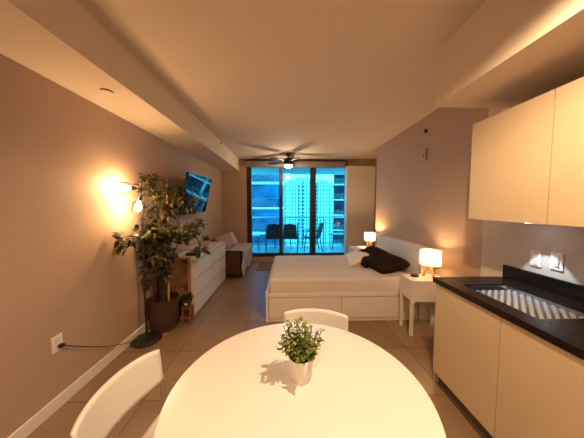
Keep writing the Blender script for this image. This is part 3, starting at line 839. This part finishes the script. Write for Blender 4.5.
def patio_chair(x, y, rz, label):
    t = thing('patio_chair', label, 'chair', (x, y, .10), rz, 'dark patio chairs on the balcony')
    # sitter faces +y
    MB().grid(lambda u, v: Vector(((u-.5)*(.42-.06*v*v), -.22-.10*v, .42+.46*v-.03*abs(u-.5)*2*v)), 4, 6).build('backrest', SLING, t, False, solid=.02)
    MB().grid(lambda u, v: Vector(((u-.5)*.42, -.22+.46*v, .42-.015*math.sin(v*PI))), 4, 6).build('seat', SLING, t, False, solid=.02)
    for sx in (-1, 1):
        MB().tube([(sx*.225, -.30, .001), (sx*.225, -.22, .42), (sx*.22, -.325, .90)], .013, n=8).build('leg', BLACK, t, True)
        MB().tube([(sx*.225, .27, .001), (sx*.225, .23, .42), (sx*.225, .21, .62)], .013, n=8).build('leg', BLACK, t, True)
        MB().tube([(sx*.225, .23, .625), (sx*.225, .0, .635), (sx*.225, -.265, .62)], .016, n=8).build('armrest', BLACK, t, True)
    return t
a_ = at(273, 240, 6.80); patio_chair(a_.x, 7.0, R(4), 'dark patio chair seen from behind through the left glass pane')
a_ = at(290.5, 240, 6.80); patio_chair(a_.x, 7.0, R(-4), 'dark patio chair seen from behind through the middle glass pane')
a_ = at(311.5, 240, 7.1); patio_chair(a_.x, 7.10, R(95), 'dark patio chair turned sideways behind the right door post')
def patio_table(x, y, w, h, m, label):
    t = thing('patio_table', label, 'table', (x, y, .10), 0, 'small patio tables on the balcony')
    MB().box(-w, w, -w*.8, w*.8, h-.03, h, bev=.008).build('top', m, t)
    for sx in (-1, 1):
        for sy in (-1, 1): MB().tube([(sx*(w-.03), sy*(w*.8-.03), .001), (sx*(w-.05), sy*(w*.8-.05), h-.031)], .011, n=8).build('leg', BLACK, t, True)
a_ = at(254, 240, 7.2); patio_table(a_.x-.06, 7.2, .24, .48, CONC, 'small pale patio table at the left end of the balcony')
a_ = at(283, 244, 7.5); patio_table(a_.x, 7.55, .30, .40, CONC, 'low pale patio table in front of the two dark chairs')
a_ = at(338, 236, 7.4); patio_table(a_.x, 7.4, .24, .50, CONC, 'small pale patio table at the right end of the balcony')

def floors_building(name, x0, x1, y, zs, depth, glass, label, slab_out=1.2, rz=0.):
    w = (x1-x0)/2
    off = Matrix.Rotation(rz, 3, 'Z') @ Vector((w, depth/2, 0))     # front left corner stays where it is
    t = thing(name, label, 'building', (x0+off.x, y+off.y, -40), rz)
    MB().box(-w, w, -depth/2+slab_out, depth/2, 0, 75).build('glass_wall', glass, t)
    for z in zs:
        s = MB().box(-w-.1, w+.1, -depth/2, depth/2, z-.11+40, z+.11+40).build('floor_slab', CONC, t)
        MB().box(-w, w, -depth/2+.06, -depth/2+.10, z+.16+40, z+1.25+40).build('balustrade', RAILGLASS, s)
    MB().box(-w*.35, -w*.28, -depth/2+.3, -depth/2+slab_out, 0, 75).build('pier', CONC, t)
    return t
ya = 27.
floors_building('apartment_building', at(225, 200, ya).x, at(282.5, 200, ya).x, ya, [H+(206-183.5)*ya/F-3.0*k for k in range(-1, 10)], 12, BLDGLASS,
                'blue glass apartment block with white slab edges behind the left pane')
yb = 45.
floors_building('apartment_building', at(333.5, 200, yb).x, at(380, 200, yb).x, yb, [H+(206-185)*yb/F-3.05*k for k in range(-3, 12)], 14, BLDDARK,
                'dark glass apartment block with white slab edges at the right of the view', 1.6, R(-12.5))
yt = 190.
tx0, tx1 = at(283.5, 200, yt).x, at(333.5, 200, yt).x
ztop = at(300, 180, yt).z
tw = thing('apartment_tower', 'tall white apartment tower in the middle of the view', 'building', ((tx0+tx1)/2, yt+12, -80))
w = (tx1-tx0)/2; hh = ztop+80
MB().box(-w, w, -12, 12, 0, hh-3).build('tower_body', TOWER, tw)
for cx_, ww in ((-w*.62, 4.2), (0, 4.6), (w*.55, 4.2)):
    MB().box(cx_-ww, cx_+ww, -14.5, -12.01, 0, hh).build('projecting_bay', TOWER2, tw)
MB().box(-w*.5, w*.1, -8, 6, hh-2.99, hh+2.5).build('roof_block', CONC, tw)
MB().box(-w-.4, w+.4, -12.4, 12.4, hh-2.98, hh-2.2).build('cornice', CONC, tw)
gd = MB().box(-600, 600, 20, 1200, -81, -80.1).build('city_ground', mat('city_ground', (.3, .36, .36), rough=1, var=.4, vscale=.05)); gd['kind'] = 'structure'

# ------------------------------------------------------------------ light
def W(v): return Vector(v)
lamp('pendant_light', (GX, GY, GZ-.005), 120, WARM2, .014, 'SPOT', spot_size=R(172), spot_blend=.6)
lamp('added_downlight_beam', (-.45, -1.1, ZC-.02), 155, WARM2, .03, 'SPOT', spot_size=R(150), spot_blend=.7)
for b_, e_ in ((b1, 34), (b2, 32)):
    lamp('floor_lamp_light', tuple(Vector((LX, LY, 0))+b_), e_, (1, .61, .29), .042)
lamp('bedside_light', (1.735, 2.65, .6555+.255), 16, WARM, .032)
lamp('bedside_light', (1.73, 4.62, .6555+.245), 46, WARM, .032)
lamp('fan_light', (FX, FY, ZC-.40), 24, (1, .70, .42), .06)
sl_ = lamp('puck_spot', (1.72, 1.55, 1.392), 15, (.62, .86, 1.0), .012, 'SPOT', spot_size=R(68), spot_blend=.18)

wld = bpy.data.worlds.new('sky'); scene.world = wld; wld.use_nodes = True
nt = wld.node_tree; bg = nt.nodes['Background']
tc = nt.nodes.new('ShaderNodeTexCoord'); sx_ = nt.nodes.new('ShaderNodeSeparateXYZ'); nt.links.new(tc.outputs['Generated'], sx_.inputs[0])
rp = nt.nodes.new('ShaderNodeValToRGB'); rp.color_ramp.elements[0].position = .0; rp.color_ramp.elements[0].color = (.95, 1, 1, 1)
rp.color_ramp.elements[1].position = .5; rp.color_ramp.elements[1].color = (.42, .70, 1, 1)
nt.links.new(sx_.outputs['Z'], rp.inputs['Fac']); nt.links.new(rp.outputs['Color'], bg.inputs['Color'])
bg.inputs['Strength'].default_value = 5.5

vs = scene.view_settings
scene.display_settings.display_device = 'sRGB'
vs.view_transform = 'Standard'; vs.look = 'None'; vs.exposure = .27; vs.gamma = 1.; vs.use_curve_mapping = False
scene.cycles.max_bounces = 10; scene.cycles.transparent_max_bounces = 16; scene.cycles.diffuse_bounces = 6
